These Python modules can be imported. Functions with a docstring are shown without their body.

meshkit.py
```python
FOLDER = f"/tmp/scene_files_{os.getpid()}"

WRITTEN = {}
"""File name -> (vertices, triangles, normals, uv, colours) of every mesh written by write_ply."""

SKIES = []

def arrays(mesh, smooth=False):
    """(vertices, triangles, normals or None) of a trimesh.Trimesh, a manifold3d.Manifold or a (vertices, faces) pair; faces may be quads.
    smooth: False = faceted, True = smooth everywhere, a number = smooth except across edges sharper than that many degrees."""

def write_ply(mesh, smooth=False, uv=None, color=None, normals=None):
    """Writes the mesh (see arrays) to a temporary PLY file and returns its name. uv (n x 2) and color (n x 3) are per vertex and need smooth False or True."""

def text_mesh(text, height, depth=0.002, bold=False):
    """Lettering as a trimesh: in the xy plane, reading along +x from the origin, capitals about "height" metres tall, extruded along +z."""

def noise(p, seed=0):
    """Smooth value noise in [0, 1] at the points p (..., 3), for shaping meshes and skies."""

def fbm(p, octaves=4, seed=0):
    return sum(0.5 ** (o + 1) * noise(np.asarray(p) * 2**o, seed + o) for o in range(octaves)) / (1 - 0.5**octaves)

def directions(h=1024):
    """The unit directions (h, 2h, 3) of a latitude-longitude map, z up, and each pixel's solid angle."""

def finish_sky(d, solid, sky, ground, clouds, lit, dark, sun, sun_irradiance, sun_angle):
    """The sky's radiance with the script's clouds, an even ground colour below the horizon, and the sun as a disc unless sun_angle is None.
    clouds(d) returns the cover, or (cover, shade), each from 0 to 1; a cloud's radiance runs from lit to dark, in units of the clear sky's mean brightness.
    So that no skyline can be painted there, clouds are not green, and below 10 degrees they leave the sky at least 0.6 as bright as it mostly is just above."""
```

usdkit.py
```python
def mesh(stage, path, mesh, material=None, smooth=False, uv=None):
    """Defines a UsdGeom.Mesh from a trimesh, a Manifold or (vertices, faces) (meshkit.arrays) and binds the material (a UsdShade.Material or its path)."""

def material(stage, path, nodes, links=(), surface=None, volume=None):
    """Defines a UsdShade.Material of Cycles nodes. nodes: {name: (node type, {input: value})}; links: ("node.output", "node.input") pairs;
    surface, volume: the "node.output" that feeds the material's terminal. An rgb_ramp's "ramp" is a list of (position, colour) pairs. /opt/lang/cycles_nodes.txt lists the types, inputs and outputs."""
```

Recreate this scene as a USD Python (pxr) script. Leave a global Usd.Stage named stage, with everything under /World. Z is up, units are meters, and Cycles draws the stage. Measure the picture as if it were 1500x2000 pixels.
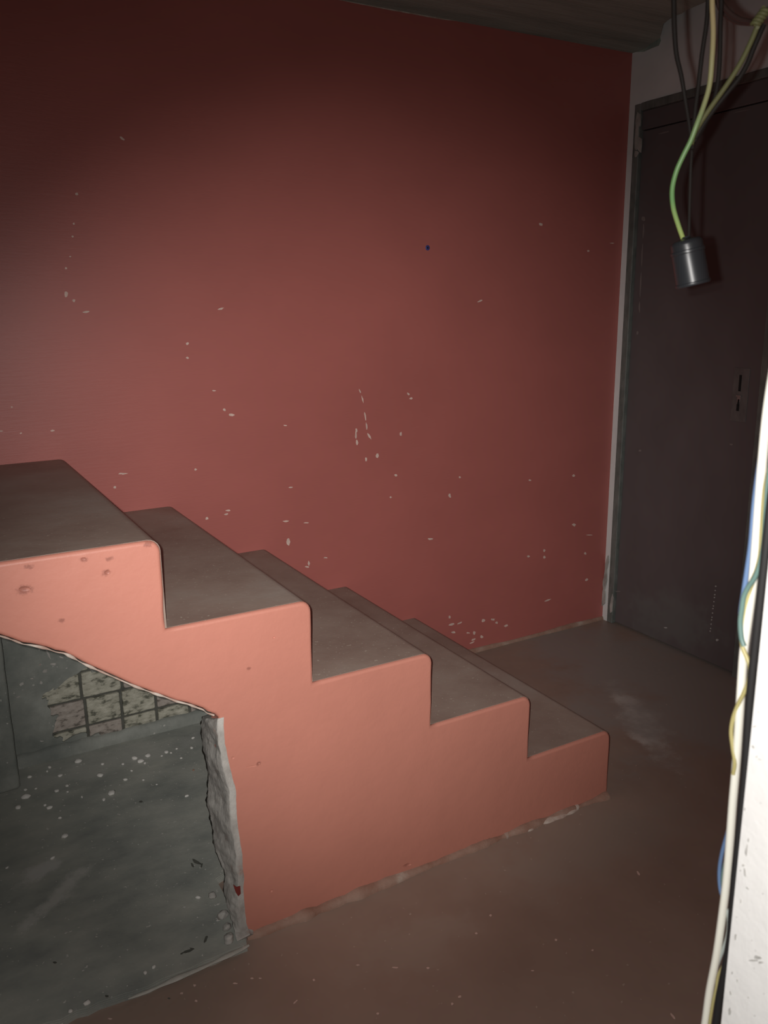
import math, random
import numpy as np, trimesh, manifold3d as m3
import shapely.geometry as sg
from pxr import Usd, UsdGeom, UsdLux, UsdShade, Gf, Sdf
import usdkit, meshkit

stage = Usd.Stage.CreateInMemory()
UsdGeom.SetStageUpAxis(stage, 'Z'); UsdGeom.SetStageMetersPerUnit(stage, 1.0)
world = UsdGeom.Xform.Define(stage, '/World'); stage.SetDefaultPrim(world.GetPrim())
UsdGeom.Scope.Define(stage, '/World/Looks')

# ------------------------------------------------------------------ camera
# x runs down the flight (to the right), y into the picture, z up; the stair's painted side lies in y = 0.
EYE = np.array([-1.54549, -1.49076, 1.33534])
RIGHT = np.array([0.86896768, -0.49468939, -0.01332567])
DOWN = np.array([-0.13070158, -0.20345141, -0.97032192])
FWD = np.array([0.47729683, 0.84492007, -0.24144938])
FOC = 1623.6                                   # focal length in pixels of the 1500 x 2000 frame
cam = UsdGeom.Camera.Define(stage, '/World/camera')
cam.CreateHorizontalApertureAttr(36.0); cam.CreateVerticalApertureAttr(48.0)
cam.CreateFocalLengthAttr(36.0 * FOC / 1500)
cam.CreateClippingRangeAttr(Gf.Vec2f(0.02, 50))
cam.CreateFStopAttr(15.0); cam.CreateFocusDistanceAttr(2.3)
EXPOSURE = 0.0
cam.CreateExposureAttr(EXPOSURE)
M = Gf.Matrix4d(1)
for i, v in enumerate((RIGHT, -DOWN, -FWD, EYE)):
    M.SetRow3(i, Gf.Vec3d(*map(float, v)))
cam.AddTransformOp().Set(M)

def sight(p):
    return RIGHT * (p[0] - 750) / FOC + DOWN * (p[1] - 1000) / FOC + FWD
def on(p, axis, val):
    """the point of the plane axis = val that the photograph shows at pixel p"""
    r = sight(p); return EYE + r * (val - EYE[axis]) / r[axis]
def far(p, d):
    r = sight(p); return EYE + r / np.linalg.norm(r) * d

# ------------------------------------------------------------------ light: the phone's two flash diodes beside the lens, the only lamps
AIM = sight((705, 1020))
def diode(name, pos, exposure, cone, AIM):
    d = UsdLux.SphereLight.Define(stage, '/World/' + name)
    d.CreateRadiusAttr(0.004); d.CreateIntensityAttr(1.0); d.CreateExposureAttr(exposure); d.CreateNormalizeAttr(False)
    d.CreateColorAttr(Gf.Vec3f(1.0, 0.965, 0.93))
    sh = UsdLux.ShapingAPI.Apply(d.GetPrim()); sh.CreateShapingConeAngleAttr(cone); sh.CreateShapingConeSoftnessAttr(1.0)
    z = -AIM / np.linalg.norm(AIM); x = np.cross([0, 0, 1], z); x /= np.linalg.norm(x); y = np.cross(z, x)
    T = Gf.Matrix4d(1)
    for i, v in enumerate((x, y, z, pos)): T.SetRow3(i, Gf.Vec3d(*map(float, v)))
    d.AddTransformOp().Set(T)
diode('phone_flash', EYE - RIGHT * 0.020 - DOWN * 0.012, 17.7, 30.2, AIM)        # narrow beam
diode('phone_flash_001', EYE - RIGHT * 0.020 + DOWN * 0.001, 15.75, 60.0, sight((900, 1260)))    # wide beam

# ------------------------------------------------------------------ naming
taken = {}
def numbered(path):
    n = taken.get(path, -1) + 1; taken[path] = n
    return path if n == 0 else f'{path}_{n:03d}'
def tag(o, label=None, cat=None, group=None, kind=None):
    o = o.GetPrim() if hasattr(o, 'GetPrim') else o
    for k, v in (('label', label), ('category', cat), ('group', group), ('kind', kind)):
        if v: o.SetCustomDataByKey(k, v)
    return o
def pth(parent):
    return '/World' if parent is None else str((parent.GetPrim() if hasattr(parent, 'GetPrim') else parent).GetPath())
def thing(name, label=None, cat=None, group=None, kind=None, loc=None):
    x = UsdGeom.Xform.Define(stage, numbered('/World/' + name))
    if loc is not None: x.AddTranslateOp().Set(Gf.Vec3d(*map(float, loc)))
    x.GetPrim().SetCustomDataByKey('_', 0); x.GetPrim().ClearCustomDataByKey('_')
    return tag(x, label, cat, group, kind)
def obj(name, mesh, m, parent=None, smooth=False, label=None, cat=None, group=None, kind=None, loc=None):
    if loc is not None:
        mesh = mesh.copy(); mesh.apply_translation(-np.asarray(loc))
    o = usdkit.mesh(stage, numbered(pth(parent) + '/' + name), mesh, MAT[m], smooth=smooth)
    if loc is not None: o.AddTranslateOp().Set(Gf.Vec3d(*map(float, loc)))
    return tag(o, label, cat, group, kind)

# ------------------------------------------------------------------ materials
MAT = {}
def mat(name, stops, scale=(6, 6, 6), detail=5, rough=0.6, bump=0.0, bscale=(60, 60, 60), bdist=0.002, spec=0.5, mask=(), speck=None, rrange=None, metallic=0.0):
    """noise-coloured paint or cement. mask: (centre, half sizes, colour, strength, noise scale[, turn]) worn patches with a shape of their own;
    speck: (scale, threshold, colour) for fine grit."""
    n = {'g': ('geometry', {}), 'm': ('mapping', {'scale': scale}), 'n': ('noise_texture', {'scale': 1.0, 'detail': detail, 'roughness': 0.6}),
         'r': ('rgb_ramp', {'ramp': stops}), 'p': ('principled_bsdf', {'roughness': rough, 'specular_ior_level': spec, 'metallic': metallic})}
    l = [('g.position', 'm.vector'), ('m.vector', 'n.vector'), ('n.fac', 'r.fac')]
    col = 'r.color'
    for i, mk in enumerate(mask):
        c, h, colour, strength, ns = mk[:5]; turn = mk[5] if len(mk) > 5 else (0, 0, 0)
        k = f'k{i}'
        n[k + 's'] = ('vector_math', {'math_type': 'subtract', 'vector2': tuple(map(float, c))})
        n[k + 'm'] = ('mapping', {'mapping_type': 'texture', 'scale': h, 'rotation': turn})
        n[k + 'l'] = ('vector_math', {'math_type': 'length'})
        n[k + 'n'] = ('noise_texture', {'scale': ns, 'detail': 6.0, 'roughness': 0.65})
        n[k + 'a'] = ('math', {'math_type': 'multiply_add', 'value2': 2.4, 'value3': -1.2})
        n[k + 'b'] = ('math', {'math_type': 'add'})
        n[k + 'r'] = ('map_range', {'range_type': 'smoothstep', 'from_min': 1.0, 'from_max': 0.25, 'to_min': 0.0, 'to_max': strength})
        n[k + 'x'] = ('mix_color', {'b': colour})
        l += [('g.position', k + 's.vector1'), (k + 's.vector', k + 'm.vector'), (k + 'm.vector', k + 'l.vector1'), ('g.position', k + 'n.vector'),
              (k + 'n.fac', k + 'a.value1'), (k + 'l.value', k + 'b.value1'), (k + 'a.value', k + 'b.value2'), (k + 'b.value', k + 'r.value'),
              (k + 'r.result', k + 'x.fac'), (col, k + 'x.a')]
        col = k + 'x.result'
    if speck:
        n['sn'] = ('noise_texture', {'scale': speck[0], 'detail': 1.0}); n['sr'] = ('map_range', {'from_min': speck[1], 'from_max': speck[1] + 0.05, 'clamp': True})
        n['sx'] = ('mix_color', {'b': speck[2]})
        l += [('g.position', 'sn.vector'), ('sn.fac', 'sr.value'), ('sr.result', 'sx.fac'), (col, 'sx.a')]; col = 'sx.result'
    l.append((col, 'p.base_color'))
    if rrange:
        n['rr'] = ('map_range', {'from_min': 0.3, 'from_max': 0.7, 'to_min': rrange[0], 'to_max': rrange[1]})
        l += [('n.fac', 'rr.value'), ('rr.result', 'p.roughness')]
    if bump:
        n['bm'] = ('mapping', {'scale': bscale}); n['bn'] = ('noise_texture', {'scale': 1.0, 'detail': 5.0, 'roughness': 0.6}); n['b'] = ('bump', {'strength': bump, 'distance': bdist})
        l += [('g.position', 'bm.vector'), ('bm.vector', 'bn.vector'), ('bn.fac', 'b.height'), ('b.normal', 'p.normal')]
    MAT[name] = usdkit.material(stage, '/World/Looks/' + name, n, l, surface='p.BSDF')

def shades(c, d=0.12):
    c = np.asarray(c, float); return [(0.3, tuple(c * (1 - d))), (0.7, tuple(c * (1 + d)))]
def plain(name, c, rough=0.5, d=0.05, **k):
    mat(name, shades(c, d), rough=rough, **k)

def opening_px(p): return on(p, 1, 0.0)
mat('red_paint', shades((0.42, 0.13, 0.112), 0.07), scale=(1.6, 1.6, 2.2), rough=0.42, bump=0.25, bscale=(14, 14, 150), bdist=0.0015, spec=0.4)
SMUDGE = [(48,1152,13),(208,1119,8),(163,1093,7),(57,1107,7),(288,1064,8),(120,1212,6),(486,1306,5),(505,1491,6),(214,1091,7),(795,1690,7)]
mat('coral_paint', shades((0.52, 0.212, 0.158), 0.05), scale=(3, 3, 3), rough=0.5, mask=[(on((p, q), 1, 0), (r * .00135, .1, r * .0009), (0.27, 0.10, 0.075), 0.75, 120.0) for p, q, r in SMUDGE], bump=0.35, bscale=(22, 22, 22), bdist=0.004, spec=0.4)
mat('chip', shades((0.64, 0.47, 0.41), 0.15), scale=(40, 40, 40), rough=0.8)
mat('tread', [(0.3, (0.235, 0.165, 0.135)), (0.55, (0.31, 0.24, 0.20)), (0.75, (0.35, 0.30, 0.26))], scale=(4, 4, 4), rough=0.55, bump=0.3, bscale=(35, 35, 35), bdist=0.002, speck=(140, 0.70, (0.42, 0.36, 0.30)))
_d = on((1292, 1467), 2, 0) - on((1200, 1340), 2, 0); SCUFF = math.atan2(_d[1], _d[0])
mat('floor_paint', [(0.3, (0.262, 0.188, 0.150)), (0.7, (0.342, 0.257, 0.208))], scale=(2.5, 2.5, 2.5), rough=0.5, bump=0.3, bscale=(40, 40, 40), bdist=0.0015,
    mask=[(on((1247, 1402), 2, 0), (0.30, 0.085, 0.3), (0.50, 0.47, 0.43), 1.0, 9.0, (0, 0, SCUFF)),
          (on((1150, 1640), 2, 0), (0.45, 0.16, 0.3), (0.30, 0.25, 0.21), 0.6, 7.0),
          (on((800, 1850), 2, 0), (0.20, 0.10, 0.3), (0.34, 0.28, 0.23), 0.5, 9.0),
          (on((1380, 1360), 2, 0), (0.60, 1.3, 0.3), (0.285, 0.262, 0.24), 0.85, 4.0)],
    speck=(90, 0.74, (0.42, 0.34, 0.28)))
mat('screed', [(0.3, (0.25, 0.265, 0.245)), (0.5, (0.35, 0.36, 0.325)), (0.7, (0.45, 0.45, 0.40))], scale=(6, 9, 6), detail=7, rough=0.62, bump=0.4, bscale=(30, 30, 30), bdist=0.003,
    mask=[(on((75, 1715), 2, 0), (0.075, 0.04, 0.2), (0.58, 0.57, 0.54), 0.8, 22.0, (0, 0, 0.5)),
          (on((105, 1765), 2, 0), (0.14, 0.035, 0.2), (0.56, 0.55, 0.51), 0.8, 18.0, (0, 0, 0.75)),
          (on((200, 1500), 2, 0), (0.40, 0.10, 0.2), (0.44, 0.44, 0.41), 0.5, 14.0)],
    speck=(120, 0.72, (0.62, 0.60, 0.56)))
mat('plaster', [(0.3, (0.15, 0.165, 0.15)), (0.55, (0.24, 0.25, 0.225)), (0.75, (0.33, 0.34, 0.31))], scale=(8, 8, 7), rough=0.75, bump=0.5, bscale=(45, 45, 45), bdist=0.004, speck=(75, 0.72, (0.42, 0.41, 0.38)))
mat('block', [(0.38, (0.13, 0.13, 0.10)), (0.47, (0.40, 0.385, 0.31)), (0.7, (0.57, 0.55, 0.46))], scale=(30, 30, 55), detail=7, rough=0.85, bump=0.8, bscale=(70, 70, 120), bdist=0.004)
mat('block_pink', [(0.38, (0.15, 0.13, 0.11)), (0.47, (0.38, 0.33, 0.29)), (0.7, (0.48, 0.43, 0.385))], scale=(30, 30, 55), detail=7, rough=0.85, bump=0.8, bscale=(70, 70, 120), bdist=0.004)
mat('joint', shades((0.10, 0.10, 0.085), 0.2), scale=(30, 30, 30), rough=0.9, bump=0.6)
mat('raw_mortar', [(0.28, (0.30, 0.20, 0.165)), (0.40, (0.33, 0.31, 0.285)), (0.55, (0.42, 0.40, 0.37)), (0.75, (0.52, 0.50, 0.465))], scale=(24, 24, 16), detail=7, rough=0.85, bump=0.7, bscale=(90, 90, 60), bdist=0.003)
mat('mortar_stain', [(0.3, (0.26, 0.13, 0.09)), (0.6, (0.34, 0.22, 0.17)), (0.75, (0.46, 0.38, 0.32))], scale=(14, 14, 14), detail=6, rough=0.8, bump=0.6, bscale=(70, 70, 70), bdist=0.003)
mat('cement_lip', [(0.3, (0.36, 0.36, 0.32)), (0.7, (0.52, 0.50, 0.45))], scale=(30, 30, 30), detail=6, rough=0.8, bump=0.5)
mat('mortar_pale', [(0.3, (0.36, 0.22, 0.17)), (0.6, (0.55, 0.48, 0.42))], scale=(30, 30, 30), detail=6, rough=0.8, bump=0.5)
mat('ceiling_cement', [(0.3, (0.27, 0.34, 0.30)), (0.5, (0.36, 0.44, 0.39)), (0.75, (0.46, 0.55, 0.49))], scale=(1.6, 13, 4), detail=6, rough=0.9, bump=0.6, bscale=(5, 60, 20), bdist=0.006)
mat('white_plaster', shades((0.77, 0.78, 0.77), 0.06), scale=(7, 7, 7), rough=0.8, bump=0.4, bscale=(50, 50, 50), bdist=0.002)
mat('white_wash', shades((0.90, 0.89, 0.87), 0.04), scale=(12, 12, 12), rough=0.75, bump=0.4, bscale=(60, 60, 60), bdist=0.002, speck=(190, 0.73, (0.35, 0.34, 0.32)))
mat('dirt', shades((0.50, 0.49, 0.465), 0.3), scale=(200, 200, 200), rough=0.9)
mat('door_paint', shades((0.130, 0.112, 0.113), 0.10), scale=(3, 5, 3), rough=0.5, spec=0.35, bump=0.15, bscale=(60, 60, 12), bdist=0.001,
    mask=[((0.95, 0.66, 0.12), (0.2, 0.30, 0.13), (0.17, 0.175, 0.165), 0.5, 9.0)])
mat('frame_paint', [(0.3, (0.10, 0.115, 0.105)), (0.7, (0.20, 0.21, 0.195))], scale=(30, 30, 14), detail=6, rough=0.6, bump=0.4)
mat('primer', shades((0.135, 0.125, 0.12), 0.2), scale=(30, 30, 20), rough=0.6)
plain('black_hole', (0.012, 0.011, 0.011), 0.9)
plain('dull_steel', (0.30, 0.28, 0.27), 0.4, metallic=0.6)
plain('crumb', (0.66, 0.64, 0.60), 0.8, d=.12)
plain('scrape', (0.22, 0.19, 0.18), 0.7)
plain('paint_drop', (0.45, 0.45, 0.43), 0.6)
plain('bakelite', (0.022, 0.024, 0.027), 0.36, spec=0.45)
plain('brass', (0.50, 0.38, 0.16), 0.35, metallic=1.0)
plain('black_wire', (0.022, 0.018, 0.016), 0.6, spec=0.2)
plain('brown_wire', (0.055, 0.030, 0.026), 0.5)
plain('olive_wire', (0.15, 0.15, 0.065), 0.55, spec=0.3)
plain('near_white', (0.78, 0.77, 0.68), 0.5)
plain('near_black', (0.013, 0.012, 0.012), 0.7)
plain('near_blue', (0.11, 0.18, 0.32), 0.45)
plain('near_teal', (0.12, 0.20, 0.18), 0.45)
plain('near_yellow', (0.42, 0.37, 0.16), 0.45)
plain('near_grey', (0.36, 0.40, 0.38), 0.5)
plain('plug_blue', (0.05, 0.05, 0.22), 0.5)
plain('rust_red', (0.16, 0.02, 0.015), 0.7)
# earth wire: yellow sheath above, its green stripe turning to the front lower down
MAT['earth_wire'] = usdkit.material(stage, '/World/Looks/earth_wire', {
    'g': ('geometry', {}), 's': ('separate_xyz', {}), 'w': ('noise_texture', {'scale': 30.0, 'detail': 2.0}), 'a': ('math', {'math_type': 'multiply_add', 'value2': 0.03}),
    'm': ('map_range', {'from_min': 1.40, 'from_max': 1.62, 'clamp': True}),
    'r': ('rgb_ramp', {'ramp': [(0.0, (0.36, 0.40, 0.11)), (0.10, (0.32, 0.42, 0.13)), (0.26, (0.17, 0.37, 0.13)), (0.48, (0.20, 0.36, 0.14)), (0.62, (0.33, 0.36, 0.17)), (0.85, (0.44, 0.40, 0.20)), (1.0, (0.52, 0.42, 0.22))]}),
    'p': ('principled_bsdf', {'roughness': 0.42})},
    [('g.position', 's.vector'), ('g.position', 'w.vector'), ('w.fac', 'a.value1'), ('s.z', 'a.value3'), ('a.value', 'm.value'), ('m.result', 'r.fac'), ('r.color', 'p.base_color')], surface='p.BSDF')

# ------------------------------------------------------------------ shape helpers
rng = np.random.default_rng(7)
def box(a, b):
    a, b = np.asarray(a, float), np.asarray(b, float)
    t = trimesh.creation.box(extents=b - a); t.apply_translation((a + b) / 2); return t
def rbox(a, b, r=0.004):
    a, b = np.asarray(a, float), np.asarray(b, float); s = []
    for c in np.ndindex(2, 2, 2):
        q = [(a[k] + r, b[k] - r)[c[k]] for k in range(3)]
        s.append(m3.Manifold.sphere(r, 12).translate(q))
    return tri(m3.Manifold.batch_hull(s))
def tri(m):
    k = m.to_mesh(); return trimesh.Trimesh(np.array(k.vert_properties[:, :3]), np.array(k.tri_verts), process=False)
def man(t):
    t = trimesh.Trimesh(t.vertices, t.faces, process=True)
    return m3.Manifold(m3.Mesh(np.asarray(t.vertices, np.float32), np.asarray(t.faces, np.uint32)))
def join(ms): return trimesh.util.concatenate(ms)
def spline(pts, n=10):
    P = np.asarray(pts, float); P = np.vstack([2 * P[0] - P[1], P, 2 * P[-1] - P[-2]]); out = []
    for i in range(1, len(P) - 2):
        for t in np.linspace(0, 1, n, endpoint=False):
            a, b, c, d = P[i - 1:i + 3]
            out.append(0.5 * (2 * b + (c - a) * t + (2 * a - 5 * b + 4 * c - d) * t * t + (3 * b - 3 * c + d - a) * t ** 3))
    out.append(P[-2]); return np.array(out)
def tube(pts, r, sides=10, n=8, flat=1.0, flat_dir=None):
    p = spline(pts, n); R = np.broadcast_to(r, len(p)) if np.ndim(r) == 0 else np.interp(np.linspace(0, 1, len(p)), np.linspace(0, 1, len(r)), r)
    t = np.gradient(p, axis=0); t /= np.linalg.norm(t, axis=1, keepdims=True)
    u = np.array([0.31, 0.83, 0.05]) if flat_dir is None else np.asarray(flat_dir, float); V, a = [], np.linspace(0, 2 * math.pi, sides, endpoint=False)
    for i in range(len(p)):
        u = u - t[i] * (u @ t[i]); u /= np.linalg.norm(u); w = np.cross(t[i], u)
        V.append(p[i] + R[i] * (np.cos(a)[:, None] * u * flat + np.sin(a)[:, None] * w))
    V = np.vstack(V + [p[:1], p[-1:]]); F = []; N = len(p)
    for i in range(N - 1):
        for j in range(sides):
            k = (j + 1) % sides; q = (i * sides + j, i * sides + k, (i + 1) * sides + k, (i + 1) * sides + j)
            F += [(q[0], q[1], q[2]), (q[0], q[2], q[3])]
    for j in range(sides):
        k = (j + 1) % sides; F += [(N * sides, k, j), (N * sides + 1, (N - 1) * sides + j, (N - 1) * sides + k)]
    m = trimesh.Trimesh(V, F, process=False)
    if m.volume < 0: m.invert()
    return m
def lathe(prof, n=48):
    return trimesh.creation.revolve(np.asarray(prof, float), sections=n)
def prism(poly, n, h):
    """polygon of 3-D points in a plane with normal n, thickened by h along n"""
    P = np.asarray(poly, float); n = np.asarray(n, float); u = np.cross(n, [0.3, 0.5, 0.8]); u /= np.linalg.norm(u); v = np.cross(n, u)
    o = P.mean(0); g = sg.Polygon(np.c_[(P - o) @ u, (P - o) @ v]).buffer(0)
    g = max(getattr(g, 'geoms', [g]), key=lambda q: q.area)
    t = trimesh.creation.extrude_polygon(g, h, engine='earcut'); q = t.vertices
    t.vertices = o + q[:, :1] * u + q[:, 1:2] * v + q[:, 2:] * n; 
    if t.volume < 0: t.invert()
    return t
def flakes(spots, axis, val, n, h, seed):
    """thin chips or scabs lying on the plane axis = val; spots: (px, py, length, width, angle) of each outline in the photograph"""
    r = np.random.default_rng(seed); out = []
    for px, py, l, w, ang in spots:
        k = 9; a = np.sort(np.linspace(0, 2 * math.pi, k, endpoint=False) + r.uniform(-.25, .25, k)); s = r.uniform(.62, 1.12, k)
        x, y = l / 2 * np.cos(a) * s, w / 2 * np.sin(a) * s; c, d = math.cos(math.radians(ang)), math.sin(math.radians(ang))
        out.append(prism([on((px + c * i - d * j, py + d * i + c * j), axis, val) for i, j in zip(x, y)], n, h * r.uniform(.8, 1.2)))
    return join(out)
def lump(c, size, seed, flat=0.6, sub=2):
    t = trimesh.creation.icosphere(sub, 1.0); v = t.vertices; v *= (0.72 + 0.56 * meshkit.noise(v * 1.7 + seed * 3.1, seed))[:, None]
    r = np.random.default_rng(seed); v *= np.asarray([1, r.uniform(.6, 1), flat]) * size; a = r.uniform(0, 6.28)
    v[:] = v @ np.array([[math.cos(a), math.sin(a), 0], [-math.sin(a), math.cos(a), 0], [0, 0, 1]]); v[:, 2] = np.maximum(v[:, 2], -0.55 * size * flat)
    v += np.asarray(c) + [0, 0, 0.55 * size * flat]; return t
def resample(P, step, closed=True):
    P = np.asarray(P, float); Q = np.vstack([P, P[:1]]) if closed else P; out = []
    for a, b in zip(Q[:-1], Q[1:]):
        k = max(1, int(math.ceil(np.linalg.norm(b - a) / step))); out += [a + (b - a) * i / k for i in range(k)]
    if not closed: out.append(Q[-1])
    return np.array(out)
def rounded_slab(outline, y0, y1, r, k=4):
    """closed xz outline (counter-clockwise) extruded from y0 to y1 with its front edge rounded by r"""
    P = np.asarray(outline, float); g = sg.Polygon(P)
    if not g.exterior.is_ccw: P = P[::-1]
    e = np.roll(P, -1, 0) - P; e /= np.linalg.norm(e, axis=1, keepdims=True); nn = np.c_[-e[:, 1], e[:, 0]]       # inward normals
    m = nn + np.roll(nn, 1, 0); m /= np.maximum(1 + (nn * np.roll(nn, 1, 0)).sum(1, keepdims=True), 0.5)
    rings = []
    for i in range(k + 1):
        a = math.pi / 2 * i / k; rings.append((P + m * r * (1 - math.sin(a)), y0 + r * (1 - math.cos(a))))
    rings.append((P, y1)); n = len(P); V, F = [], []
    for Q, y in rings: V.append(np.c_[Q[:, 0], np.full(n, y), Q[:, 1]])
    for i in range(len(rings) - 1):
        for j in range(n):
            q = (i * n + j, i * n + (j + 1) % n, (i + 1) * n + (j + 1) % n, (i + 1) * n + j); F += [(q[0], q[1], q[2]), (q[0], q[2], q[3])]
    V = np.vstack(V)
    from shapely.geometry.polygon import orient
    tv = m3.triangulate([rings[0][0]]) if hasattr(m3, 'triangulate') else None
    tv = np.asarray(tv)
    F += [tuple(f) for f in tv]
    b = np.asarray(m3.triangulate([P])) + (len(rings) - 1) * n
    F += [tuple(f[::-1]) for f in b]
    t = trimesh.Trimesh(V, F, process=False)
    trimesh.repair.fix_normals(t)
    return t

# ------------------------------------------------------------------ the room
W, XR, H = 0.9963, 0.9404, 2.2265            # back wall, door wall, ceiling
XL, YF = -2.60, -3.10                        # left end of the flight, wall behind the photographer
XN, YN = -1.0255, -1.1305                    # corner of the near whitewashed wall
SX = [0.0, -0.2834, -0.5807, -0.8788, -1.1775, -1.4755, -1.7735]   # nosings
SZ = [0.2006, 0.3761, 0.5597, 0.7447, 0.9219, 1.1025, 1.2835]       # tread heights
tag(obj('floor', box((XL - .1, YF - .1, -.12), (XR + .12, W + .12, 0)), 'floor_paint'), 'worn red-brown painted cement floor of the stair hall', 'floor', kind='structure')
cl = thing('ceiling', 'rough dark grey cement ceiling slab', 'ceiling', kind='structure')
SLIT = [on(p, 2, H)[:2] for p in ((1262,97),(1283,90),(1289,74),(1292,62),(1296,46),(1306,38),(1318,31),(1330,27),(1342,19),(1356,13),(1370,7),(1384,0))]
SLIT = [(XR, SLIT[0][1])] + [tuple(q) for q in SLIT if q[0] < XR] + [(.765, .30), (.775, .0), (.77, -.4), (.78, YN), (XR, YN)]
g = sg.box(XL - .1, YF - .1, XR, W + .12).difference(sg.Polygon(SLIT).buffer(0)); g = max(getattr(g, 'geoms', [g]), key=lambda q: q.area)
sl = trimesh.creation.extrude_polygon(g, .12, engine='earcut'); sl.apply_translation((0, 0, H)); obj('slab', sl, 'ceiling_cement', cl)
obj('upper_slab', box((.5, YN, H + .34), (XR, W + .12, H + .42)), 'ceiling_cement', cl)
wb = thing('wall_back', 'dark red painted wall behind the stairs, bare grey with exposed blocks below them', 'wall', kind='structure')
YA = W
obj_left = obj('wall_left', box((XL - .1, YF, 0), (XL, W + .12, H)), 'plaster', label='wall at the head of the stairs', cat='wall', kind='structure')
obj('wall_front', box((XL, YF - .1, 0), (XN, YF, H)), 'plaster', label='plain wall behind the viewer', cat='wall', kind='structure')

CH = [(239,271,14,5,35),(150,379,7,7,0),(144,437,5,5,0),(142,462,5,4,0),(137,501,5,3,0),(129,524,6,5,0),(129,574,13,9,90),(144,587,8,7,0),(168,609,16,5,0),
 (366,671,6,7,0),(366,699,6,5,0),(23,795,4,4,0),(2,842,9,3,0),(41,846,5,4,0),(103,841,10,4,0),(418,763,8,3,0),(240,925,20,4,0),(224,952,7,6,0),(382,917,6,5,0),
 (431,603,14,5,-20),(438,800,8,5,60),(452,810,16,5,5),(557,831,9,3,0),(721,852,15,5,55),(715,897,9,6,90),(737,890,9,7,90),(797,769,8,4,50),(803,778,8,5,0),
 (783,847,9,5,90),(773,928,7,6,0),(763,971,5,4,0),(568,952,10,3,0),(445,997,12,4,0),(442,1004,10,4,-15),(404,1012,6,7,0),(558,1018,15,4,0),(598,1021,12,3,0),
 (563,1058,19,8,95),(603,1100,10,5,80),(600,1107,9,4,0),(636,1089,10,3,0),(1056,438,8,7,0),(1149,490,5,4,0),(1195,475,10,2,0),(937,588,13,4,-25),
 (878,968,9,6,70),(1120,929,7,6,0),(1121,1025,8,7,40),(840,1053,12,5,0),(1063,1075,5,7,0),(1063,1088,5,6,0),(1032,1087,6,5,0),(1143,1081,5,6,0),(1146,1132,9,5,-25),
 (1070,1172,15,3,-20),(882,1219,15,5,-15),(878,1205,5,6,0),(897,1217,12,3,-25),(886,1235,9,5,0),(944,1212,7,7,0),(962,1210,9,5,0),(970,1216,6,5,0),(988,1222,9,5,-20),
 (914,1236,8,3,0),(926,1236,7,7,0),(925,1249,9,5,-30),(941,1244,7,7,0),(922,1255,12,3,-25),(1150,1045,14,2,0),(1035,938,5,4,0),(898,932,5,4,0),
 (696,840,10,5,88),(695,850,20,4,87),(697,865,12,5,85),(703,764,10,3,65),(708,780,16,3,76),(713,812,20,3,82),(716,832,16,3,84)]
tag(obj('paint_chips', flakes(CH, 1, W, (0, -1, 0), 0.0006, 3), 'chip', wb), 'pale chips and scratches in the red paint', kind='stuff')
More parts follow.
